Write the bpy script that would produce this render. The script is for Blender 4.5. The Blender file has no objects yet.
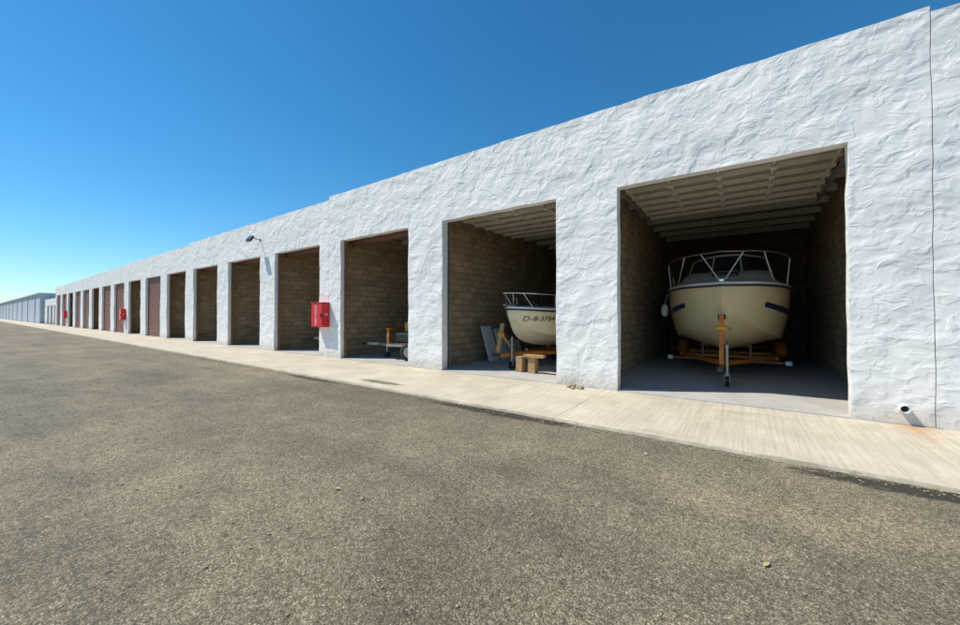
import bpy, bmesh, math, random
from mathutils import Vector, noise, Matrix
random.seed(4)
S=bpy.context.scene
COL=S.collection
R=math.radians
# ------------------------------------------------------------------ layout
D=7.5; CH=1.52
PER=4.57; DW=3.28; DH=4.03; XR0=1.25          # bay period, door width/height, right edge of bay 0
TH=0.22                                        # facade thickness
DEPTH=10.0
# ------------------------------------------------------------------ materials
def new_mat(name):
    m=bpy.data.materials.new(name); m.use_nodes=True
    nt=m.node_tree; b=nt.nodes['Principled BSDF']
    return m,nt,b
def N(nt,t,**kw):
    n=nt.nodes.new(t)
    for k,v in kw.items(): setattr(n,k,v)
    return n
def L(nt,a,b): nt.links.new(a,b)
def ramp(nt,fac,stops,interp='LINEAR'):
    r=nt.nodes.new('ShaderNodeValToRGB'); r.color_ramp.interpolation=interp
    e=r.color_ramp.elements
    while len(e)<len(stops): e.new(0.5)
    for el,(p,c) in zip(e,stops):
        el.position=p; el.color=(c[0],c[1],c[2],1) if hasattr(c,'__len__') else (c,c,c,1)
    L(nt,fac,r.inputs['Fac']); return r.outputs['Color']
def mixc(nt,fac,a,b,mode='MIX'):
    m=nt.nodes.new('ShaderNodeMix'); m.data_type='RGBA'; m.blend_type=mode
    for s,v in ((m.inputs[0],fac),(m.inputs[6],a),(m.inputs[7],b)):
        if isinstance(v,(int,float)): s.default_value=v
        elif isinstance(v,tuple): s.default_value=(v[0],v[1],v[2],1)
        else: L(nt,v,s)
    return m.outputs[2]
def math_(nt,op,a,b=0.0,c=None):
    m=nt.nodes.new('ShaderNodeMath'); m.operation=op
    for s,v in zip(m.inputs,(a,b,c)):
        if v is None: continue
        if isinstance(v,(int,float)): s.default_value=v
        else: L(nt,v,s)
    return m.outputs[0]
def noise_(nt,co,scale,detail=3,rough=.55,dist=0.0):
    n=N(nt,'ShaderNodeTexNoise'); n.inputs['Scale'].default_value=scale; n.inputs['Detail'].default_value=detail
    n.inputs['Roughness'].default_value=rough; n.inputs['Distortion'].default_value=dist
    L(nt,co,n.inputs['Vector']); return n.outputs['Fac']
def objco(nt):
    return N(nt,'ShaderNodeTexCoord').outputs['Object']
def mapping(nt,co,scale=(1,1,1),rot=(0,0,0),loc=(0,0,0)):
    m=N(nt,'ShaderNodeMapping'); m.inputs['Scale'].default_value=scale; m.inputs['Rotation'].default_value=rot
    m.inputs['Location'].default_value=loc
    L(nt,co,m.inputs['Vector']); return m.outputs[0]
def patch(nt,co,cx,cy,rx,ry):
    """irregular damp patch mask"""
    m=mapping(nt,co,(1/rx,1/ry,0),loc=(-cx/rx,-cy/ry,0))
    l=N(nt,'ShaderNodeVectorMath',operation='LENGTH'); L(nt,m,l.inputs[0])
    n=noise_(nt,mapping(nt,co,(1.4,3.5,1)),2.2,6,.7)
    return ramp(nt,math_(nt,'ADD',l.outputs['Value'],math_(nt,'MULTIPLY',math_(nt,'SUBTRACT',n,.5),2.0)),[(.70,1.0),(1.0,0.0)])
def bump(nt,b,h,strength,dist):
    n=N(nt,'ShaderNodeBump'); n.inputs['Strength'].default_value=strength; n.inputs['Distance'].default_value=dist
    L(nt,h,n.inputs['Height']); L(nt,n.outputs[0],b.inputs['Normal'])
def simple(name,col,rough=.5,metal=0,var=.12,scale=6,bmp=0):
    m,nt,b=new_mat(name); co=objco(nt)
    n=noise_(nt,co,scale,5,.6)
    c=ramp(nt,n,[(.3,tuple(x*(1-var) for x in col)),(.7,tuple(min(1,x*(1+var)) for x in col))])
    L(nt,c,b.inputs['Base Color']); b.inputs['Roughness'].default_value=rough; b.inputs['Metallic'].default_value=metal
    if bmp: bump(nt,b,noise_(nt,co,scale*8,4),.4,bmp)
    return m

def stucco():
    m,nt,b=new_mat('white_stucco'); co=objco(nt)
    st=mapping(nt,co,(1.0,1,1.3),(0,R(25),0))
    n1=noise_(nt,st,2.6,2,.45,.6)
    n2=noise_(nt,mapping(nt,co,(1,1,1.2),(0,R(-20),0),loc=(7,3,2)),5.5,3,.5,.7)
    n3=noise_(nt,mapping(nt,co,loc=(1,5,2)),11,3,.5,.3)
    p1=N(nt,'ShaderNodeMapRange',interpolation_type='SMOOTHSTEP'); L(nt,n1,p1.inputs[0]); p1.inputs[1].default_value=.36; p1.inputs[2].default_value=.64
    p2=N(nt,'ShaderNodeMapRange',interpolation_type='SMOOTHSTEP'); L(nt,n2,p2.inputs[0]); p2.inputs[1].default_value=.47; p2.inputs[2].default_value=.60
    fine=noise_(nt,co,34,3,.55)
    h=math_(nt,'ADD',math_(nt,'MULTIPLY',p1.outputs[0],.60),math_(nt,'MULTIPLY',p2.outputs[0],.20))
    h=math_(nt,'ADD',h,math_(nt,'MULTIPLY',n2,.45))
    h=math_(nt,'ADD',h,math_(nt,'MULTIPLY',n3,.14))
    h=math_(nt,'ADD',h,math_(nt,'MULTIPLY',fine,.035))
    bump(nt,b,h,.56,.029)
    big=noise_(nt,co,.7,4,.6)
    base=ramp(nt,big,[(.3,(.82,.805,.785)),(.7,(.88,.868,.85))])
    sx=N(nt,'ShaderNodeSeparateXYZ'); L(nt,co,sx.inputs[0])
    dn=noise_(nt,co,5,5,.7)
    hz=math_(nt,'ADD',sx.outputs[2],math_(nt,'MULTIPLY',dn,-.35))
    mr=N(nt,'ShaderNodeMapRange'); L(nt,hz,mr.inputs[0]); mr.inputs[1].default_value=-.12; mr.inputs[2].default_value=.22
    mr.inputs[3].default_value=.6; mr.inputs[4].default_value=0
    c=mixc(nt,mr.outputs[0],base,(.50,.44,.35))
    run=noise_(nt,mapping(nt,co,(5,5,.35)),1.6,4,.6)
    rr=ramp(nt,run,[(.60,0.0),(.80,.30)])
    c=mixc(nt,rr,c,(.60,.59,.56))
    L(nt,c,b.inputs['Base Color']); b.inputs['Roughness'].default_value=.8
    return m
STUCCO=stucco()

def blockwall(name,k):
    m,nt,b=new_mat(name); co=objco(nt)
    sx=N(nt,'ShaderNodeSeparateXYZ'); L(nt,co,sx.inputs[0])
    cx=N(nt,'ShaderNodeCombineXYZ'); L(nt,math_(nt,'ADD',sx.outputs[0],sx.outputs[1]),cx.inputs[0]); L(nt,sx.outputs[2],cx.inputs[1])
    br=N(nt,'ShaderNodeTexBrick'); L(nt,cx.outputs[0],br.inputs['Vector'])
    br.inputs['Scale'].default_value=1; br.inputs['Brick Width'].default_value=.40; br.inputs['Row Height'].default_value=.20
    br.inputs['Mortar Size'].default_value=.009; br.inputs['Mortar Smooth'].default_value=.3; br.inputs['Bias'].default_value=0
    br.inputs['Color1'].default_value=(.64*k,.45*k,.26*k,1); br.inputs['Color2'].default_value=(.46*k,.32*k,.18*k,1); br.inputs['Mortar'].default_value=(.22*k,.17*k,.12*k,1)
    n=noise_(nt,co,2.2,6,.65)
    c=mixc(nt,.7,br.outputs[0],ramp(nt,n,[(.3,.6),(.7,1.0)]),'MULTIPLY')
    L(nt,c,b.inputs['Base Color']); b.inputs['Roughness'].default_value=.95
    h=math_(nt,'ADD',math_(nt,'MULTIPLY',br.outputs['Fac'],-1.0),math_(nt,'MULTIPLY',noise_(nt,co,40,4),.5))
    bump(nt,b,h,.6,.012)
    return m
BLOCK=blockwall('concrete_block',1.0); BLOCK_SHADED=blockwall('shaded_concrete_block',.40)  # second copy of the block has deep-bay shade darkened into its colour

def asphalt():
    m,nt,b=new_mat('weathered_asphalt'); co=objco(nt)
    big=noise_(nt,co,.22,6,.62,.4); mid=noise_(nt,co,1.5,6,.7)
    sw=noise_(nt,mapping(nt,co,(.10,.9,1)),1.0,5,.6,.3)
    fine=noise_(nt,co,26,6,.75)
    v=N(nt,'ShaderNodeTexVoronoi'); v.inputs['Scale'].default_value=105; v.inputs['Randomness'].default_value=1; L(nt,co,v.inputs['Vector'])
    sep=N(nt,'ShaderNodeSeparateColor'); L(nt,v.outputs['Color'],sep.inputs[0])
    stone=ramp(nt,sep.outputs[0],[(0,(.18,.145,.09)),(.35,(.285,.236,.15)),(.75,(.385,.325,.21)),(.94,(.50,.43,.30)),(1,(.68,.60,.46))])
    edge=ramp(nt,v.outputs['Distance'],[(.3,1.0),(.65,.55)])
    c=mixc(nt,1,stone,edge,'MULTIPLY')
    c=mixc(nt,.95,c,ramp(nt,big,[(.3,(.70,.70,.69)),(.5,(1,1,1)),(.72,(1.25,1.22,1.17))]),'MULTIPLY')
    c=mixc(nt,.8,c,ramp(nt,sw,[(.35,(.76,.76,.77)),(.52,(1,1,1)),(.68,(1.22,1.2,1.15))]),'MULTIPLY')
    c=mixc(nt,.85,c,ramp(nt,mid,[(.28,(.62,.62,.62)),(.55,(1,1,1)),(.75,(1.28,1.26,1.2))]),'MULTIPLY')
    c=mixc(nt,.85,c,ramp(nt,fine,[(.32,.42),(.5,1.0),(.72,1.45)]),'MULTIPLY')
    st=math_(nt,'MAXIMUM',patch(nt,co,-3.2,-2.60,1.6,.15),patch(nt,co,1.75,-2.63,1.6,.17))
    st=math_(nt,'MAXIMUM',st,patch(nt,co,-8.5,-2.6,1.2,.10))
    c=mixc(nt,math_(nt,'MULTIPLY',st,.88),c,(.028,.024,.018))
    L(nt,c,b.inputs['Base Color']); b.inputs['Roughness'].default_value=.9
    h=math_(nt,'ADD',math_(nt,'MULTIPLY',v.outputs['Distance'],-.6),math_(nt,'MULTIPLY',fine,1.3))
    bump(nt,b,h,.9,.013)
    return m
def concrete(name,c1,c2,grooves=True):
    m,nt,b=new_mat(name); co=objco(nt)
    n=noise_(nt,co,1.3,7,.65); f=noise_(nt,co,30,5,.7)
    c=ramp(nt,n,[(.3,c1),(.7,c2)])
    c=mixc(nt,.6,c,ramp(nt,f,[(.3,.8),(.7,1.1)]),'MULTIPLY')
    h=f
    if grooves:
        g=noise_(nt,mapping(nt,co,(1,.03,1)),28,3,.6)
        c=mixc(nt,.6,c,ramp(nt,g,[(.35,.78),(.6,1.06)]),'MULTIPLY')
        h=math_(nt,'ADD',math_(nt,'MULTIPLY',g,1.6),math_(nt,'MULTIPLY',f,.5))
        s=noise_(nt,mapping(nt,co,(.35,1.2,1),loc=(1.3,.4,0)),1.1,5,.7)
        c=mixc(nt,ramp(nt,s,[(.60,0.0),(.72,.5)]),c,(.27,.22,.15))
        c=mixc(nt,math_(nt,'MULTIPLY',patch(nt,co,-6.6,-2.05,.75,.14),.8),c,(.10,.08,.055))
        sx=N(nt,'ShaderNodeSeparateXYZ'); L(nt,co,sx.inputs[0])
        ed=math_(nt,'ADD',math_(nt,'MULTIPLY',math_(nt,'ADD',sx.outputs[1],2.46),-3.0),noise_(nt,co,3.0,6,.7))
        c=mixc(nt,ramp(nt,ed,[(.38,0.0),(.62,.7)]),c,(.30,.25,.165))
        dx=math_(nt,'ABSOLUTE',math_(nt,'ADD',sx.outputs[0],-1.83)); rn=noise_(nt,co,7,4,.7)
        k=math_(nt,'SUBTRACT',1.0,math_(nt,'ADD',math_(nt,'MULTIPLY',dx,2.6),math_(nt,'MULTIPLY',math_(nt,'ABSOLUTE',sx.outputs[1]),.9)))
        k=math_(nt,'MULTIPLY',math_(nt,'MAXIMUM',math_(nt,'ADD',k,math_(nt,'MULTIPLY',math_(nt,'SUBTRACT',rn,.5),1.6)),0),.75)
        c=mixc(nt,math_(nt,'MINIMUM',k,.8),c,(.50,.25,.10))
    L(nt,c,b.inputs['Base Color']); b.inputs['Roughness'].default_value=.85
    bump(nt,b,h,.5,.006)
    return m
ASPH=asphalt()
APRON=concrete('broomed_concrete',(.50,.435,.33),(.67,.59,.46))
FLOOR=concrete('garage_floor_concrete',(.40,.385,.355),(.55,.53,.49),False)
STEEL=simple('galvanised_steel',(.42,.41,.37),.45,.6)
SHEET=simple('roof_sheet',(.32,.29,.23),.6,.0)
PANEL=simple('door_panel_beige',(.68,.63,.52),.6,0)
PURLIN=simple('painted_purlin',(.62,.57,.47),.6,0)
SHUT=simple('brown_shutter',(.22,.09,.055),.55,0,.2)
DRUM=simple('dark_brown_drum',(.13,.065,.045),.55,0,.2)
RAIL=simple('brown_rail',(.22,.12,.07),.6)
GREYCAP=simple('roof_felt',(.30,.30,.30),.9)
JOINT=simple('joint_filler',(.30,.30,.30),.9)
RED=simple('red_enamel',(.66,.010,.014),.35,0,.06)
WHITE=simple('white_paint',(.78,.78,.76),.5,0,.05)
BLACK=simple('black_rubber',(.02,.02,.02),.75)
DARK=simple('dark_plastic',(.035,.037,.045),.4)
ORANGE=simple('orange_paint',(.66,.20,.025),.5,0,.25)
YELLOW=simple('yellow_paint',(.72,.38,.03),.5,0,.2)
RUST=simple('rusty_steel',(.22,.10,.05),.7,.1,.35,12)
CREAM=simple('cream_gelcoat',(.84,.66,.37),.2,0,.04,1.5); 
CREAM2=simple('pale_gelcoat',(.82,.71,.48),.25,0,.04,1.5)
GEL=simple('white_gelcoat',(.84,.81,.75),.25,0,.04,2)
NAVY=simple('navy_vinyl',(.012,.02,.085),.35)
CHROME=simple('stainless',(.75,.75,.75),.22,1.0,.03)
WOOD=simple('timber_block',(.42,.26,.12),.8,0,.3,9)
STONE=simple('stone',(.36,.28,.18),.95,0,.3,9)
FARWALL=simple('hazed_grey_render',(.50,.55,.60),.9,0,.06,.6)  # grey render with blue distance haze mixed into its base colour
BOARD=simple('white_board',(.72,.72,.70),.6,0,.08)
LEAF=simple('dry_leaf',(.50,.40,.16),.8)
def glass():
    m,nt,b=new_mat('tinted_glass'); b.inputs['Roughness'].default_value=.06
    n=noise_(nt,objco(nt),3); L(nt,ramp(nt,n,[(0,(.02,.03,.05)),(1,(.04,.05,.07))]),b.inputs['Base Color'])
    b.inputs['Coat Weight'].default_value=.6
    return m
GLASS=glass()

# ------------------------------------------------------------------ helpers
def empty(name,loc=(0,0,0),rz=0):
    e=bpy.data.objects.new(name,None); e.empty_display_size=.3; COL.objects.link(e); e.location=loc; e.rotation_euler=(0,0,rz); return e
def mesh_obj(name,verts,faces,mat,parent=None,smooth=False,mats=None,idx=None):
    me=bpy.data.meshes.new(name); me.from_pydata([tuple(v) for v in verts],[],faces); 
    for mm in (mats or [mat]): me.materials.append(mm)
    if idx: me.polygons.foreach_set('material_index',idx)
    if smooth: me.polygons.foreach_set('use_smooth',[True]*len(me.polygons))
    me.update()
    o=bpy.data.objects.new(name,me); COL.objects.link(o)
    if parent: o.parent=parent
    return o
def bm_obj(name,bm,mat,parent=None,smooth=False,bevel=0):
    me=bpy.data.meshes.new(name); bm.normal_update(); bm.to_mesh(me); bm.free(); me.materials.append(mat)
    if smooth: me.polygons.foreach_set('use_smooth',[True]*len(me.polygons))
    o=bpy.data.objects.new(name,me); COL.objects.link(o)
    if parent: o.parent=parent
    if bevel:
        md=o.modifiers.new('b','BEVEL'); md.width=bevel; md.segments=2; md.limit_method='ANGLE'
    return o
def add_box(bm,x0,x1,y0,y1,z0,z1,mat4=None):
    vs=[bm.verts.new((x,y,z)) for z in (z0,z1) for y in (y0,y1) for x in (x0,x1)]
    if mat4:
        for v in vs: v.co=mat4@v.co
    for f in ((0,2,3,1),(4,5,7,6),(0,1,5,4),(2,6,7,3),(0,4,6,2),(1,3,7,5)):
        bm.faces.new([vs[i] for i in f])
def boxes(name,lst,mat,parent=None,bevel=0):
    bm=bmesh.new()
    for b in lst: add_box(bm,*b)
    return bm_obj(name,bm,mat,parent,False,bevel)
def add_cyl(bm,a,b,r,seg=12,r2=None):
    a=Vector(a); b=Vector(b); d=(b-a); 
    if r2 is None: r2=r
    q=d.to_track_quat('Z','Y').to_matrix()
    A=[];B=[]
    for i in range(seg):
        t=2*math.pi*i/seg; o=Vector((math.cos(t),math.sin(t),0))
        A.append(bm.verts.new(a+q@(o*r))); B.append(bm.verts.new(b+q@(o*r2)))
    for i in range(seg):
        j=(i+1)%seg; bm.faces.new((A[i],A[j],B[j],B[i]))
    bm.faces.new(A[::-1]); bm.faces.new(B)
def cyls(name,lst,mat,parent=None,seg=12):
    bm=bmesh.new()
    for c in lst: add_cyl(bm,*c[:3],seg=seg,r2=(c[3] if len(c)>3 else None))
    o=bm_obj(name,bm,mat,parent,True); 
    md=o.modifiers.new('e','EDGE_SPLIT'); md.split_angle=R(50)
    return o
def tube(name,pts,r,mat,parent=None,cyclic=False,seg=8):
    n=len(pts); V=[];F=[]
    P=[Vector(p) for p in pts]; prev=None
    for i,p in enumerate(P):
        a=P[max(i-1,0)]; b=P[min(i+1,n-1)]; t=(b-a).normalized()
        up=Vector((0,0,1)) if abs(t.z)<.9 else Vector((1,0,0))
        if prev is not None: up=prev
        s=t.cross(up).normalized(); u=s.cross(t).normalized(); prev=u
        for k in range(seg):
            an=2*math.pi*k/seg; V.append(p+s*math.cos(an)*r+u*math.sin(an)*r)
    for i in range(n-1):
        for k in range(seg):
            k2=(k+1)%seg; F.append((i*seg+k,i*seg+k2,(i+1)*seg+k2,(i+1)*seg+k))
    return mesh_obj(name,V,F,mat,parent,True)
def cat(xs,ys,x):
    n=len(xs)
    if x<=xs[0]: return ys[0]
    if x>=xs[-1]: return ys[-1]
    for i in range(n-1):
        if xs[i]<=x<=xs[i+1]: break
    h=xs[i+1]-xs[i]; t=(x-xs[i])/h
    def sl(k):
        if k==0: return (ys[1]-ys[0])/(xs[1]-xs[0])
        if k==n-1: return (ys[-1]-ys[-2])/(xs[-1]-xs[-2])
        return (ys[k+1]-ys[k-1])/(xs[k+1]-xs[k-1])
    m0=sl(i)*h; m1=sl(i+1)*h
    return (2*t**3-3*t*t+1)*ys[i]+(t**3-2*t*t+t)*m0+(-2*t**3+3*t*t)*ys[i+1]+(t**3-t*t)*m1

# ------------------------------------------------------------------ facade builder
def divs(a,b,step):
    n=max(1,int(round(abs(b-a)/step))); return [a+(b-a)*i/n for i in range(n)]
def facade(name,xl,xr,top,doors,dh,step,parent,yoff=0,mat=STUCCO,amp=1.0):
    """wall from xl to xr with real openings, uneven hand plastered surface"""
    bx=[xl]
    for (a,b) in sorted(doors): bx+= [a,b]
    bx.append(xr)
    X=[]
    for a,b in zip(bx[:-1],bx[1:]): X+=divs(a,b,step)
    X.append(xr)
    Z=divs(-.05,dh,step)+divs(dh,top,step)+[top]
    rz=Z.index(dh)
    V=[];F=[]
    def isdoor(x): return any(a<x<b for a,b in doors)
    vid={}
    def v(i,j):
        if (i,j) in vid: return vid[(i,j)]
        x,z=X[i],Z[j]
        p=Vector((x,0,z))
        w=noise.noise(p*.9+Vector((3,1,9)))*.024+noise.noise(p*2.7)*.013+noise.noise(p*6.5)*.005
        e=noise.noise_vector(Vector((x*2.2,5,z*2.2)))
        vid[(i,j)]=len(V)
        V.append((x+e.x*.013*amp, yoff-w*amp, z+(e.z*.014*amp if z>.1 else 0)))
        return vid[(i,j)]
    for i in range(len(X)-1):
        xm=(X[i]+X[i+1])/2; dd=isdoor(xm)
        for j in range(len(Z)-1):
            if dd and j<rz: continue
            F.append((v(i,j),v(i+1,j),v(i+1,j+1),v(i,j+1)))
    back={}
    def bk(k):
        if k not in back:
            back[k]=len(V); x,y,z=V[k]; V.append((x,yoff+TH,z))
        return back[k]
    cnt={}
    for f in F:
        for a,b in zip(f,f[1:]+f[:1]): 
            cnt[(a,b)]=1
    for (a,b) in list(cnt):
        if (b,a) not in cnt: F.append((b,a,bk(a),bk(b)))
    o=mesh_obj(name,V,F,mat,parent,True)
    md=o.modifiers.new('e','EDGE_SPLIT'); md.split_angle=R(48)
    return o

bld=empty('storage_building')
def door_rng(n): 
    xr=XR0-PER*n; return (xr-DW,xr)
joints=[2.05-(-13.71),2.05]+[1.84-13.71*i for i in range(1,6)]+[-76.2]
tops=[5.57,5.645,5.53,5.43,5.33,5.23,5.12]
for i in range(7):
    g=.005
    xr=joints[i]-g; xl=joints[i+1]+g
    doors=[door_rng(n) for n in range(-4,18) if door_rng(n)[0]>xl and door_rng(n)[1]<xr]
    step=.05 if i in(1,) else (.09 if i in (0,2) else .3)
    facade('facade_wall_%d'%i,xl,xr,tops[i],doors,DH,step,bld)
    boxes('roof_slab_%d'%i,[(xl,xr,TH,DEPTH+.3,4.95,5.10 if i<6 else 5.0)],GREYCAP,bld)
    boxes('parapet_back_%d'%i,[(xl,xr,TH+.002,TH+.2,5.0 if i<6 else 4.9,tops[i]-.03)],STUCCO,bld)
    boxes('joint_filler_%d'%i,[(xr-.01,xr+.030,.025,TH+.1,0,min(tops[i],tops[max(i-1,0)])-.04)],JOINT,bld)
XMIN=joints[-1]; XMAX=joints[0]
parts=[]
for k in range(-3,18):
    xc=XR0+ (PER-DW)/2 - PER*k
    if xc<XMIN+.5 or xc>XMAX: continue
    parts.append((xc-.1,xc+.1,TH+.003,DEPTH,-.05,4.945))
parts.append((XMIN+.01,XMIN+.21,TH+.003,DEPTH,-.05,4.945))
parts.append((XMAX-.21,XMAX-.01,TH+.003,DEPTH,-.05,4.945))
boxes('partition_walls',parts,BLOCK,bld)
boxes('rear_wall',[(XMIN,XMAX,DEPTH+.003,DEPTH+.25,-.05,4.945)],BLOCK_SHADED,bld)
boxes('floor_slab',[(XMIN,XMAX,.004,DEPTH,-.05,.022)],FLOOR,bld)
boxes('lintel_beam',[(XMIN,XMAX,TH+.001,TH+.18,4.10,4.94)],BLOCK,bld)
V=[];F=[]
x=-22.0
while x<XMAX-1:
    prof=[(0,4.62),(.11,4.62),(.145,4.665),(.19,4.665),(.225,4.62)]
    b0=len(V)
    for dx,z in prof:
        V.append((x+dx,TH+.2,z)); V.append((x+dx,DEPTH,z))
    for k in range(4): F.append((b0+2*k,b0+2*k+1,b0+2*k+3,b0+2*k+2))
    x+=.225
mesh_obj('roof_sheeting',V,F,SHEET,bld)
pl=[]
for k in range(-3,17):
    xa=XR0+(PER-DW)/2-PER*k-PER+.103; xb=xa+PER-.206
    y=.95
    while y<DEPTH:
        pl.append((xa,xb,y,y+.06,4.44,4.61)); pl.append((xa,xb,y+.061,y+.10,4.44,4.455)); y+=1.15
boxes('purlins',pl,PURLIN,bld)
for n in (-1,0,1):
    a,b=door_rng(n); a-=.12; b+=.12
    lst=[];ribs=[];dk=[]
    for k in range(6):
        y0=.62+k*.55; lst.append((a,b,y0,y0+.50,4.275,4.30))
        ribs.append((a,b,y0,y0+.026,4.205,4.274)); ribs.append((a,b,y0+.474,y0+.50,4.205,4.274))
        for q in range(5):
            xx=a+.02+(b-a-.1)*q/4; ribs.append((xx,xx+.04,y0+.029,y0+.471,4.24,4.274))
            if k<5 and q in (1,2,3): dk.append((xx-.03,xx+.07,y0+.44,y0+.61,4.19,4.203))
    boxes('overhead_door_%d'%(n+1),lst,SHEET,bld); boxes('overhead_door_ribs_%d'%(n+1),ribs,PANEL,bld)
    boxes('overhead_door_hinges_%d'%(n+1),dk,WHITE,bld)
    boxes('door_track_%d'%(n+1),[(a-.09,a-.04,.36,4.3,4.19,4.24),(b+.04,b+.09,.36,4.3,4.19,4.24),
        (a-.03,a+.03,TH+.19,TH+.25,.02,4.2),(b-.03,b+.03,TH+.19,TH+.25,.02,4.2)],STEEL,bld)
for n in range(2,17):
    a,b=door_rng(n)
    if a<XMIN: continue
    cyls('shutter_drum_%d'%n,[((a-.1,.60,4.10),(b+.1,.60,4.10),.18)],DRUM,bld,16)
    boxes('shutter_guides_%d'%n,[(a-.02,a+.06,TH-.09,TH-.01,.02,DH-.01),(b-.06,b+.02,TH-.09,TH-.01,.02,DH-.01)],RAIL,bld)
    if n in (7,9,10,12,13,15,16):
        V=[];F=[];z=.03;k=0
        while z<DH:
            for q,(dz,dy) in enumerate(((0,0),(.03,.022),(.07,.022),(.10,0))):
                V+= [(a+.02,TH-.05-dy,z+dz),(b-.02,TH-.05-dy,z+dz)]
            for q in range(3): i0=k*8+q*2; F.append((i0,i0+1,i0+3,i0+2))
            z+=.10;k+=1
        mesh_obj('shutter_curtain_%d'%n,V,F,SHUT,bld)
V=[];F=[];seg=24
for (rr,yy) in ((.045,-.09),(.055,-.09),(.055,.1),(.045,.1)):
    for k in range(seg):
        t=2*math.pi*k/seg; V.append((1.76+rr*math.cos(t),yy,.235+rr*math.sin(t)))
for q in range(3):
    for k in range(seg):
        k2=(k+1)%seg; F.append((q*seg+k,q*seg+k2,(q+1)*seg+k2,(q+1)*seg+k))
for k in range(seg): k2=(k+1)%seg; F.append((3*seg+k,3*seg+k2,k2,k))
mesh_obj('drain_pipe',V,F,WHITE,bld,True)
cyls('drain_pipe_bore',[((1.76,.0,.235),(1.76,.12,.235),.0445)],BLACK,bld,24)

b2=empty('storage_building'); 
ds=[]
x=-79.3
while x-3.0>-97: ds.append((x-2.6,x)); x-=3.9
facade('facade_wall',-97.0,-76.6,3.95,ds,2.9,.5,b2,yoff=.8)
boxes('roof_slab',[(-97,-76.6,1.13,9,3.5,3.7)],GREYCAP,b2)
boxes('rear_wall',[(-97,-76.6,8.7,9,0,3.49)],BLOCK,b2)
boxes('shutters',[(a,b,.95,1.0,0,2.89) for a,b in ds],STEEL,b2)
b3=empty('warehouse')
boxes('walls',[(-300,-97.1,.3,30,-.05,5.0)],FARWALL,b3)
boxes('pilasters',[(xx,xx+.4,.2,.298,-.05,4.9) for xx in range(-296,-98,12)],FARWALL,b3)
boxes('coping',[(-300.2,-97.05,.02,30.2,5.003,5.15)],WHITE,b3)

# ------------------------------------------------------------------ ground
mesh_obj('asphalt_yard_ground',[(-900,-500,-.03),(500,-500,-.03),(500,600,-.03),(-900,600,-.03)],[(0,1,2,3)],ASPH)
ap=empty('concrete_apron_pavement')
bm=bmesh.new(); x=16.0
while x>-300:
    w=4.57 if x>-70 else 20
    x0,x1=x-w+.006,x
    ns=40 if x>-20 else 4
    top=[];out=[];low=[]
    for i in range(ns+1):
        xx=x0+(x1-x0)*i/ns
        d=noise.noise(Vector((xx*1.5,2,0)))*.03+noise.noise(Vector((xx*7,2,0)))*.022
        top.append(bm.verts.new((xx,.002,.006))); out.append(bm.verts.new((xx,-2.46+d,.004))); low.append(bm.verts.new((xx,-2.485+d,-.06)))
    for i in range(ns):
        bm.faces.new((out[i],out[i+1],top[i+1],top[i])); bm.faces.new((low[i],low[i+1],out[i+1],out[i]))
    x-=w
bm_obj('slabs',bm,APRON,ap)
boxes('slab_joint_bed',[(-300,16,-2.40,-.0,-.06,-.004)],APRON,ap)
bm=bmesh.new()
for _ in range(1900):
    t=random.random()
    if t<.55: gx=random.uniform(-16,3.5); gy=-2.49-abs(random.gauss(0,.12)); 
    else: gx=random.uniform(-14,4); gy=random.uniform(-7,-2.5)
    r=random.uniform(.004,.011)*(1.6 if random.random()<.06 else 1)
    m=Matrix.Translation((gx,gy,-.028+r*.3))@Matrix.Rotation(random.random()*6,4,'Z')@Matrix.Diagonal((r*random.uniform(.8,1.6),r,r*.7,1))
    bmesh.ops.create_icosphere(bm,subdivisions=1,radius=1,matrix=m)
bm_obj('loose_gravel',bm,STONE)
bm=bmesh.new()
for (lx,ly,a) in ((-2.93,-5.55,.4),(.1,-4.6,1.2),(-.9,-3.1,2.2),(-4.6,-4.2,.7)):
    c=Vector((lx,ly,-.02)); pts=[(-.035,0,0),(-.015,.014,.006),(.012,.013,.008),(.035,0,.0),(.012,-.013,.008),(-.015,-.014,.006)]
    rm=Matrix.Rotation(a,3,'Z'); vs=[bm.verts.new(c+rm@Vector(p)) for p in pts]; bm.faces.new(vs)
bm_obj('dry_leaves',bm,LEAF)
def stone(name,loc,s,seed):
    bm=bmesh.new(); bmesh.ops.create_icosphere(bm,subdivisions=3,radius=1)
    for v in bm.verts:
        n=noise.noise(v.co*1.3+Vector((seed,0,0)))*.35+noise.noise(v.co*3+Vector((seed,4,0)))*.15
        v.co*=1+n; v.co.x*=s[0]; v.co.y*=s[1]; v.co.z*=s[2]
    o=bm_obj(name,bm,STONE); o.location=loc; return o
stone('stone',(-2.93,-.16,.05),(.10,.07,.055),1); stone('stone',(-2.72,-.2,.035),(.075,.06,.04),5); stone('stone',(-2.84,-.3,.025),(.04,.04,.03),8)

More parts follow.
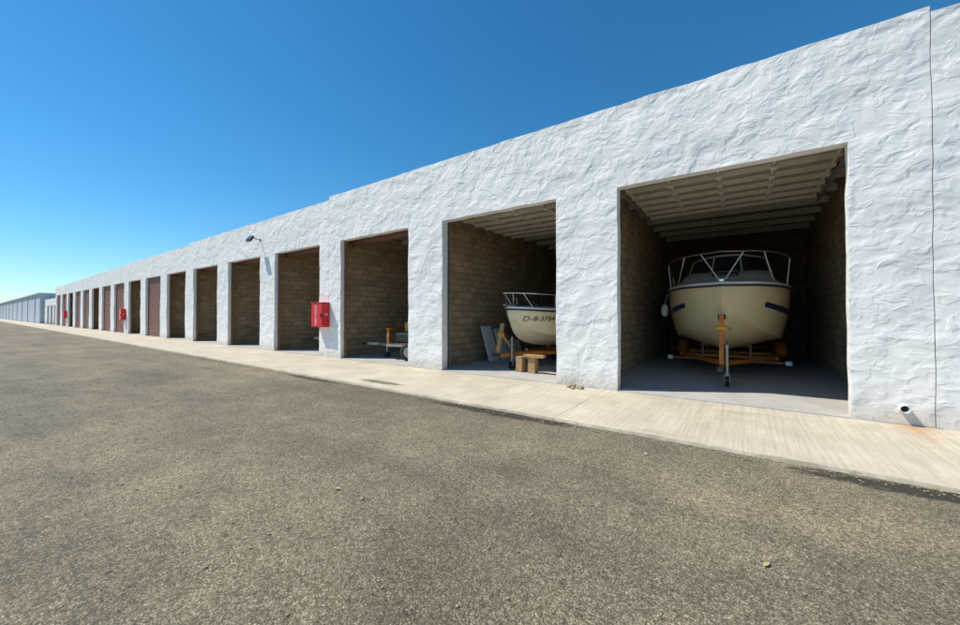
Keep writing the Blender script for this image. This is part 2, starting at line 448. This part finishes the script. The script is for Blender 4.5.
# ------------------------------------------------------------------ fire hose boxes
def text_mesh(s,size):
    c=bpy.data.curves.new('t','FONT'); c.body=s; c.size=size; c.align_x='CENTER'; c.align_y='CENTER'
    o=bpy.data.objects.new('t',c); COL.objects.link(o); bpy.context.view_layer.update()
    dg=bpy.context.evaluated_depsgraph_get(); me=bpy.data.meshes.new_from_object(o.evaluated_get(dg))
    v=[tuple(p.co) for p in me.vertices]; f=[tuple(p.vertices) for p in me.polygons]
    bpy.data.objects.remove(o); return v,f
def fire_box(x):
    e=empty('fire_hose_cabinet',(x,0,0))
    boxes('body',[(-.36,.36,-.27,-.015,1.07,1.90)],RED,e,.015)
    boxes('lid',[(-.375,.375,-.29,-.02,1.902,1.935)],RED,e,.008)
    boxes('door_panel',[(-.33,.33,-.282,-.272,1.10,1.87)],RED,e,.004)
    boxes('handle',[(.25,.29,-.31,-.283,1.42,1.55)],DARK,e,.004)
    v,f=text_mesh('FIRE HOSE',.16)
    mesh_obj('label',[(-.05-b*1,-.2835,1.49+a*.95) for a,b,_ in v],[t[::1] for t in f],WHITE,e)
    v,f=text_mesh('FIRE',.12)
    mesh_obj('side_label',[(.3615,-.14+a*.5,1.5+b) for a,b,_ in v],f,WHITE,e)
for k in (0,1,2): fire_box(-12.15-13.71*2*k)

fl=empty('wall_floodlight',(-17.0,0,4.72))
cyls('arm',[((0,.02,0),(0,-.38,.05),.018),((0,-.01,0),(0,.03,0),.06)],DARK,fl)
bm=bmesh.new(); M=Matrix.Translation((0,-.42,.0))@Matrix.Rotation(R(-35),4,'X')
add_box(bm,-.17,.17,-.05,.07,-.13,.13,M); bm_obj('housing',bm,DARK,fl,False,.02)
bm=bmesh.new(); add_box(bm,-.14,.14,-.058,-.052,-.10,.10,M); bm_obj('lens',bm,GLASS,fl)

# ------------------------------------------------------------------ boats
class Hull:
    def __init__(s,Lh,beam,zk,zg,full=False):
        s.L=Lh; s.bm=beam/2; s.zk=zk; s.zg=zg
        s.T=[0,.02,.06,.12,.22,.38,.6,1.0]
        if full:
            s.B=[.22,.42,.63,.82,.95,1.0,1.0,.96]
            s.G=[1.05,1.05,1.045,1.035,1.02,1.0,.98,.97]
            s.C=[.05,.18,.38,.58,.76,.85,.87,.87]
            s.CZ=[.72,.60,.47,.36,.27,.22,.20,.2]
            s.K=[.62,.40,.24,.13,.05,.01,0,0]
        else:
            s.B=[.12,.32,.53,.74,.92,1.0,1.0,.95]
            s.G=[1.08,1.07,1.06,1.04,1.02,1.0,.98,.96]
            s.C=[.03,.10,.24,.43,.66,.80,.84,.84]
            s.CZ=[.80,.70,.58,.47,.37,.30,.26,.24]
            s.K=[.72,.50,.30,.16,.07,.02,0,0]
    def z(s,f): return s.zk+(s.zg-s.zk)*f
    def par(s,t):
        t=t/s.L
        g=lambda A: cat(s.T,A,t)
        return g(s.B)*s.bm,s.z(g(s.G)),g(s.C)*s.bm,s.z(g(s.CZ)),s.z(g(s.K))
    def side(s,t,f):
        b,g,c,cz,k=s.par(t)
        c2=c+.035*min(1,t*2)
        x=c2+(b-c2)*(f**.85)+math.sin(f*math.pi)*.035*s.bm
        return x,cz+(g-cz)*f
    def side_at_z(s,t,z):
        b,g,c,cz,k=s.par(t); return s.side(t,max(0,min(1,(z-cz)/(g-cz))))[0]
def build_boat(name,loc,H,hullmat,cabin=True,stripe=(.50,.60,.10),rot=0,rail=True,reg=None):
    e=empty(name,loc,rot)
    ns=46; st=[H.L*((i/(ns-1))**1.6) for i in range(ns)]
    fs=[0,.15,.3,stripe[0],stripe[1],.75,.88,1.0]
    rows=[]
    for t in st:
        b,g,c,cz,k=H.par(t); r=[(0,k)]
        for q in (.33,.66): r.append((c*q,k+(cz-k)*q**1.15))
        r.append((c,cz))
        for f in fs: r.append(H.side(t,f))
        r.append((b+.03,g-.01)); r.append((b+.03,g+.04)); r.append((b-.04,g+.055))
        rows.append(r)
    n=len(rows[0]); V=[];F=[];idx=[]
    si=4+fs.index(stripe[0])
    for sgn in (1,-1):
        o=len(V)
        for t,r in zip(st,rows):
            for (x,z) in r: V.append((sgn*x,t,z))
        for i in range(ns-1):
            for j in range(n-1):
                q=(o+i*n+j,o+i*n+j+1,o+(i+1)*n+j+1,o+(i+1)*n+j)
                F.append(q if sgn<0 else q[::-1])
                idx.append(1 if (j==si and st[i]>stripe[2]*H.L) else (2 if j>=n-4 else 0))
    b_=ns*n; o=len(V)
    for j,(x,z) in enumerate(rows[0]): V.append((0,-.55*x,z))
    for j in range(n-1):
        F.append((j,j+1,o+j+1,o+j)); idx.append(2 if j>=n-4 else 0)
        F.append((o+j,o+j+1,b_+j+1,b_+j)); idx.append(2 if j>=n-4 else 0)
        k=(ns-1)*n; F.append((k+j,b_+k+j,b_+k+j+1,k+j+1)); idx.append(0)
    ho=mesh_obj('hull',V,F,hullmat,e,True,[hullmat,NAVY,GEL],idx)
    bmm=bmesh.new(); bmm.from_mesh(ho.data); bmesh.ops.remove_doubles(bmm,verts=bmm.verts,dist=.0005)
    bmesh.ops.recalc_face_normals(bmm,faces=bmm.faces); bmm.to_mesh(ho.data); bmm.free()
    md=ho.modifiers.new('e','EDGE_SPLIT'); md.split_angle=R(38)
    V=[];F=[];m=15
    tend=H.L*(.999 if cabin else .42)
    ds=[tend*(i/29)**1.3 for i in range(30)]
    for t in ds:
        b,g,c,cz,k=H.par(t)
        crown=.08*min(1,t/.8)
        if cabin:
            u=max(0,min(1,(t-.5)/2.1)); crown+=.46*u*u*(3-2*u)
        for j in range(m):
            w=-1+2*j/(m-1); 
            fr=max(0,1-abs(w)**2.2) if not cabin else max(0,min(1,(1-abs(w))/.34))
            if cabin: fr=fr*fr*(3-2*fr)
            z=g+.05+crown*fr
            yy=t if t>0 else -.5*b*(1-w*w)
            V.append((w*(b-.035),yy,z))
    for i in range(len(ds)-1):
        for j in range(m-1):
            F.append((i*m+j,i*m+j+1,(i+1)*m+j+1,(i+1)*m+j))
    mesh_obj('foredeck',V,F,GEL,e,True)
    pts=[]
    for t in reversed(st[::2]+[H.L]):
        b,g,*_=H.par(t); pts.append((-(b+.035),t,g-.03))
    b,g,*_=H.par(0); pts.append((0,-.55*b-.03,g-.03))
    for t in st[::2]+[H.L]:
        b,g,*_=H.par(t); pts.append(((b+.035),t,g-.03))
    tube('rub_rail',pts,.024,DARK,e)
    zg=H.zg; B=H.bm
    t0=H.L*(.40 if cabin else .36); bw=B*.82; zb=zg+(.53 if cabin else .06); hh=.58 if cabin else .42
    WF=GEL if cabin else DARK; wr=.032 if cabin else .02
    ptsb=[];ptst=[]
    for k in range(13):
        a=-1+2*k/12
        yy=t0+ (abs(a)**2.5)*.9
        ptsb.append((a*bw,yy,zb-(.22*abs(a)**4 if cabin else 0))); ptst.append((a*bw*.84,yy+.42,zb+hh-(.06*a*a if cabin else 0)))
    V=ptsb+ptst; F=[(k,k+1,14+k,13+k) for k in range(12)]
    mesh_obj('windscreen_glass',V,F,GLASS,e)
    tube('windscreen_frame',ptst,wr,WF,e)
    tube('windscreen_sill',ptsb,wr,WF,e)
    cyls('windscreen_mullions',[(ptsb[k],ptst[k],wr*.8) for k in (0,4,8,12)],WF,e,8)
    th=H.L*.22; b,g,*_=H.par(th)
    if cabin:
        hm=Matrix.Translation((0,1.75,g+.42))@Matrix.Rotation(R(16),4,'X')
        bm=bmesh.new(); add_box(bm,-.28,.28,-.26,.26,-.06,.05,hm); bm_obj('hatch',bm,GLASS,e,False,.02)
    boxes('bow_roller',[(-.05,.05,-.22,.20,H.par(0)[1]+.055,H.par(0)[1]+.11)],CHROME,e,.01)
    if rail:
        rh=.70 if cabin else .42
        for sgn in (1,-1):
            P=[];top=[]
            for t in [0.05,.12,.3,.6,1.0,1.5,2.1,2.7,3.0]:
                t*=H.L/6.6
                b,g,*_=H.par(t); P.append((sgn*(b-.05),t-.02,g+.05)); top.append((sgn*(b),t-.06,g+rh if t<2.6*H.L/6.6 else g+rh*.75))
            b,g,*_=H.par(3.3*H.L/6.6); top.append((sgn*(b-.05),3.3*H.L/6.6,g+.06))
            top=[(0,-.22,top[0][2])]+top
            tube('bow_rail',top,.016,CHROME,e)
            cyls('rail_stanchions',[((sgn*.02,.12,P[1][2]),top[1],.012)]+[(P[k],top[k2],.012) for k,k2 in ((3,3),(5,6),(7,8))],CHROME,e,8)
    if cabin:
        zc=zg
        tube('radar_arch',[(-B*.9,H.L*.72,zc),(-B*.8,H.L*.70,zc+.8),(-B*.6,H.L*.69,zc+1.0),(B*.6,H.L*.69,zc+1.0),(B*.8,H.L*.70,zc+.8),(B*.9,H.L*.72,zc)],.04,GEL,e)
        boxes('helm_seats',[(-.75,-.25,H.L*.6,H.L*.6+.15,zc,zc+.75),(.25,.75,H.L*.6,H.L*.6+.15,zc,zc+.75)],NAVY,e,.05)
        bm=bmesh.new(); b,g,*_=H.par(1.7)
        bmesh.ops.create_uvsphere(bm,u_segments=16,v_segments=12,radius=.10,matrix=Matrix.Translation((-b-.12,1.7,g-.50))@Matrix.Diagonal((1,1,1.8,1)))
        bm_obj('fender',bm,WHITE,e,True)
        cyls('fender_rope',[((-b-.12,1.7,g-.33),(-b-.02,1.7,g+.04),.008)],WHITE,e,6)
        cyls('tow_eye',[((0,.02,H.z(.52)),(0,.14,H.z(.52)),.03)],CHROME,e)
    else:
        zc=zg
        boxes('console',[(-.35,.45,H.L*.44,H.L*.52,zc-.4,zc+.35)],DARK,e,.04)
        boxes('seats',[(-.7,-.2,H.L*.58,H.L*.66,zc-.3,zc+.40),(.2,.7,H.L*.58,H.L*.66,zc-.3,zc+.40)],DARK,e,.05)
        boxes('cuddy_cover',[(-.50,.50,H.L*.14,H.L*.40,zc+.06,zc+.22)],DARK,e,.07)
        boxes('outboard_motor',[(-.2,.2,H.L+.02,H.L+.5,zc-.1,zc+.6),(-.07,.07,H.L+.1,H.L+.3,zc-1.0,zc-.1)],DARK,e,.06)
        tube('tow_frame',[(-B*.85,H.L*.42,zc),(-B*.8,H.L*.40,zc+.62),(B*.8,H.L*.40,zc+.62),(B*.85,H.L*.42,zc)],.022,DARK,e)
    if reg:
        v,f=text_mesh(reg[0],reg[1]); xs=[p[0] for p in v]; x0=min(xs)
        V=[]
        for a,b,_ in v:
            t=reg[2]+(a-x0); z=reg[3]+b
            V.append((H.side_at_z(t,z)+.012,t,z))
        mesh_obj('registration_number',V,f,DARK,e)
    return e
def wheel(e,x,y,r=.30,w=.18):
    V=[];F=[];seg=28;pr=[(-.5,.60),(-.5,.88),(-.38,1),(.38,1),(.5,.88),(.5,.60)]
    for k in range(seg):
        t=2*math.pi*k/seg
        for a,q in pr: V.append((x+a*w,y+math.cos(t)*r*q,r+.02+math.sin(t)*r*q))
    m=len(pr)
    for k in range(seg):
        for j in range(m-1): F.append((k*m+j,k*m+j+1,((k+1)%seg)*m+j+1,((k+1)%seg)*m+j))
    mesh_obj('tyre',V,F,BLACK,e,True)
    cyls('wheel_rim',[((x-w*.36,y,r+.02),(x+w*.36,y,r+.02),r*.6)],STEEL,e,20)
def boat_trailer(loc,H,mainmat,post,width=2.2,front=-.9,rot=0):
    e=empty('boat_trailer',loc,rot); Lr=H.L; zk=H.zk
    zf=zk-.15
    bm=bmesh.new()
    def beam(a,b,w=.06,h=.09,up='Z'):
        a=Vector(a);b=Vector(b);d=b-a; q=d.to_track_quat('Y',up).to_matrix().to_4x4()
        add_box(bm,-w/2,w/2,0,d.length,-h/2,h/2,Matrix.Translation(a)@q)
    beam((0,front,.40),(0,1.2,zf))
    beam((-.02,.3,zf*.98),(-width*.42,2.2,zf)); beam((.02,.3,zf*.98),(width*.42,2.2,zf))
    beam((-width*.42,2.2,zf),(-width*.42,Lr,zf)); beam((width*.42,2.2,zf),(width*.42,Lr,zf))
    for yy in (2.2,3.4,Lr-.6): beam((-width*.45,yy,zf-.01),(width*.45,yy,zf-.01),.07,.08)
    bm_obj('frame',bm,mainmat,e,False,.006)
    bm=bmesh.new()
    for s in (-1,1): beam((s*.5,1.75,zk+.16),(s*.55,Lr,zk+.07),.09,.05)
    bm_obj('bunks',bm,WOOD,e,False,.01)
    cyls('bunk_brackets',[((s*.52,yy,zf),(s*.52,yy,zk+.10),.02) for s in(-1,1) for yy in (1.9,3.4,Lr-.6)],STEEL,e,8)
    zt=H.z(.52)
    bm=bmesh.new()
    beam((0,-.42,.45),(0,-.24,zt+.16),.085,.085,'X'); beam((0,.15,.48),(0,-.26,zt-.15),.05,.05,'X')
    bm_obj('winch_post',bm,post,e,False,.006)
    cyls('winch',[((-.10,-.30,zt-.14),(.10,-.30,zt-.14),.055),((.10,-.30,zt-.14),(.15,-.30,zt-.14),.02),((.15,-.30,zt-.14),(.15,-.46,zt-.20),.014)],YELLOW,e)
    cyls('bow_stop',[((-.07,-.15,zt+.10),(.07,-.15,zt+.10),.05)],BLACK,e)
    boxes('coupling',[(-.05,.05,front-.22,front+.02,.38,.47)],DARK,e,.015)
    jx=.10; jy=front+.35
    cyls('jockey_tube',[((jx,jy,.20),(jx,jy,.82),.028),((jx,jy,.82),(jx,jy,.9),.034)],STEEL,e)
    cyls('jockey_handle',[((jx,jy,.89),(jx,jy-.16,.89),.010),((jx,jy-.16,.89),(jx,jy-.16,.98),.014)],DARK,e)
    cyls('jockey_wheel',[((jx-.035,jy,.13),(jx+.035,jy,.13),.11)],BLACK,e,20)
    boxes('jockey_fork',[(jx-.050,jx-.040,jy-.02,jy+.02,.10,.26),(jx+.040,jx+.050,jy-.02,jy+.02,.10,.26),(jx-.05,jx+.05,jy-.02,jy+.02,.262,.275)],STEEL,e)
    wy=Lr*.62
    for s in (-1,1):
        wheel(e,s*(width*.5),wy)
        V=[];F=[]
        for k in range(13):
            t=math.pi*k/12
            for xx in (-.13,.13): V.append((s*width*.5+xx,wy+math.cos(t)*.40,.33+math.sin(t)*.37))
        for k in range(12): F.append((2*k,2*k+1,2*k+3,2*k+2))
        g=mesh_obj('mudguard',V,F,mainmat,e,True); md=g.modifiers.new('s','SOLIDIFY'); md.thickness=.006
    cyls('axle',[((-width*.5,wy,.32),(width*.5,wy,.32),.03)],DARK,e)
    boxes('marker_bar',[(-width*.5,width*.5,1.32,1.36,zf-.06,zf+.0)],RUST,e,.004)
    boxes('marker_reflectors',[(s*width*.5-.06,s*width*.5+.06,1.29,1.318,zf-.08,zf+.02) for s in(-1,1)],WHITE,e,.01)
    boxes('marker_lamps',[(s*(width*.5-.16)-.04,s*(width*.5-.16)+.04,1.29,1.318,zf-.06,zf+.0) for s in(-1,1)],RED,e,.006)
    return e
H1=Hull(6.6,2.66,.56,2.10,True)
build_boat('cabin_motorboat',(-.40,2.25,0),H1,CREAM,True,(.46,.58,.06))
boat_trailer((-.40,2.25,0),H1,ORANGE,ORANGE,2.45,-.85)
H2=Hull(4.2,1.85,.58,1.60)
B2=(-5.27,1.30,0); R2=R(-22)
build_boat('open_motorboat',B2,H2,CREAM2,False,(.30,.34,.99),rot=R2,reg=('D-8-3784',.185,.20,1.39))
boat_trailer(B2,H2,ORANGE,WOOD,1.7,-.35,rot=R2)
boxes('timber_chocks',[(-4.85,-4.67,.9,1.1,.025,.42),(-4.60,-4.05,.85,1.02,.422,.49),(-4.5,-4.3,.9,1.1,.025,.42)],WOOD,None,.008)

def utility_trailer(loc,rz):
    e=empty('utility_trailer',loc,rz)
    bm=bmesh.new()
    for b in ((-.7,-.64,0,2.4,.45,.52),(.64,.7,0,2.4,.45,.52),(-.64,.64,0,.06,.45,.52),(-.64,.64,1.2,1.26,.45,.52),(-.64,.64,2.34,2.4,.45,.52),(-.04,.04,-1.2,-.001,.43,.52)): add_box(bm,*b)
    M1=Matrix.Translation((0,-.75,.475))
    for s in (-1,1): add_box(bm,-.03,.03,0,1.0,-.035,.035,M1@Matrix.Rotation(s*R(38),4,'Z'))
    bm_obj('frame',bm,STEEL,e,False,.005)
    boxes('deck',[(-.63,.63,.07,2.33,.525,.55)],RUST,e,.004)
    bm=bmesh.new()
    for x0 in (-.68,.62):
        for y0 in (.02,1.2,2.32): add_box(bm,x0,x0+.05,y0,y0+.05,.523,1.0)
    for z0 in (.75,1.0): 
        add_box(bm,-.69,.69,0,.05,z0,z0+.05)
    bm_obj('stake_sides',bm,ORANGE,e,False,.005)
    boxes('load',[(-.5,.5,.2,1.1,.553,.9),(-.3,.4,1.3,2.0,.553,1.25)],DARK,e,.06)
    boxes('load_canister',[(-.25,.05,.3,.5,.905,1.25)],YELLOW,e,.04)
    cyls('jockey_stand',[((.09,-.35,.15),(.09,-.35,.85),.028)],STEEL,e)
    cyls('jockey_wheel',[((.05,-.35,.11),(.13,-.35,.11),.09)],BLACK,e,18)
    boxes('coupling',[(-.05,.05,-1.42,-1.2,.43,.52)],DARK,e,.015)
    for s in (-1,1): wheel(e,s*.85,.9,.28,.16)
    return e
utility_trailer((-9.85,1.35,0),R(-72))
utility_trailer((-14.2,2.0,0),R(-65))
wb=empty('leaning_boards')
for k,(y0,w,h,t) in enumerate(((2.0,.55,1.15,.0),(2.62,.5,1.05,.05),(3.3,.8,.65,.0))):
    bm=bmesh.new(); M=Matrix.Translation((-6.70+.28+t,y0,.03))@Matrix.Rotation(R(-17),4,'Y')
    add_box(bm,0,.03,0,w,0,h,M); bm_obj('board_%d'%k,bm,BOARD,wb,False,.003)
boxes('board_stack',[(-6.5,-5.7,3.2,4.3,.03,.10),(-6.45,-5.75,3.3,4.2,.102,.16)],BOARD,wb,.003)

# ------------------------------------------------------------------ light
az_vec=Vector((-.50,-.29,0)); el=R(55)
az_vec.normalize()
sd=Vector((az_vec.x*math.cos(el),az_vec.y*math.cos(el),math.sin(el)))
sun=bpy.data.lights.new('sun','SUN'); sun.energy=5.0; sun.angle=R(.5); sun.color=(1,.94,.83)
so=bpy.data.objects.new('sun',sun); COL.objects.link(so); so.rotation_euler=sd.to_track_quat('Z','Y').to_euler(); so.location=(-10,-10,20)
w=bpy.data.worlds.new('World'); S.world=w; w.use_nodes=True; nt=w.node_tree
bg=nt.nodes['Background']; sky=nt.nodes.new('ShaderNodeTexSky'); sky.sky_type='NISHITA'; sky.sun_disc=False
sky.sun_elevation=el; sky.sun_rotation=math.atan2(sd.x,sd.y)
sky.air_density=1.0; sky.dust_density=.1; sky.ozone_density=4.0; sky.altitude=0
hs=nt.nodes.new('ShaderNodeHueSaturation'); hs.inputs['Saturation'].default_value=1.26; hs.inputs['Hue'].default_value=.487
nt.links.new(sky.outputs[0],hs.inputs['Color'])
tint=mixc(nt,1.0,hs.outputs[0],(.80,1.0,1.10),'MULTIPLY')
nt.links.new(tint,bg.inputs[0]); bg.inputs[1].default_value=.126
S.view_settings.view_transform='Standard'; S.view_settings.look='None'; S.view_settings.exposure=0
# ------------------------------------------------------------------ camera
cam=bpy.data.cameras.new('camera'); co=bpy.data.objects.new('camera',cam); COL.objects.link(co)
co.location=(0,-D,CH); co.rotation_euler=(R(90.7),0,R(35.5)); cam.lens=13.9; cam.sensor_width=36; cam.shift_y=-.003
cam.clip_end=3000; cam.clip_start=.05
S.camera=co
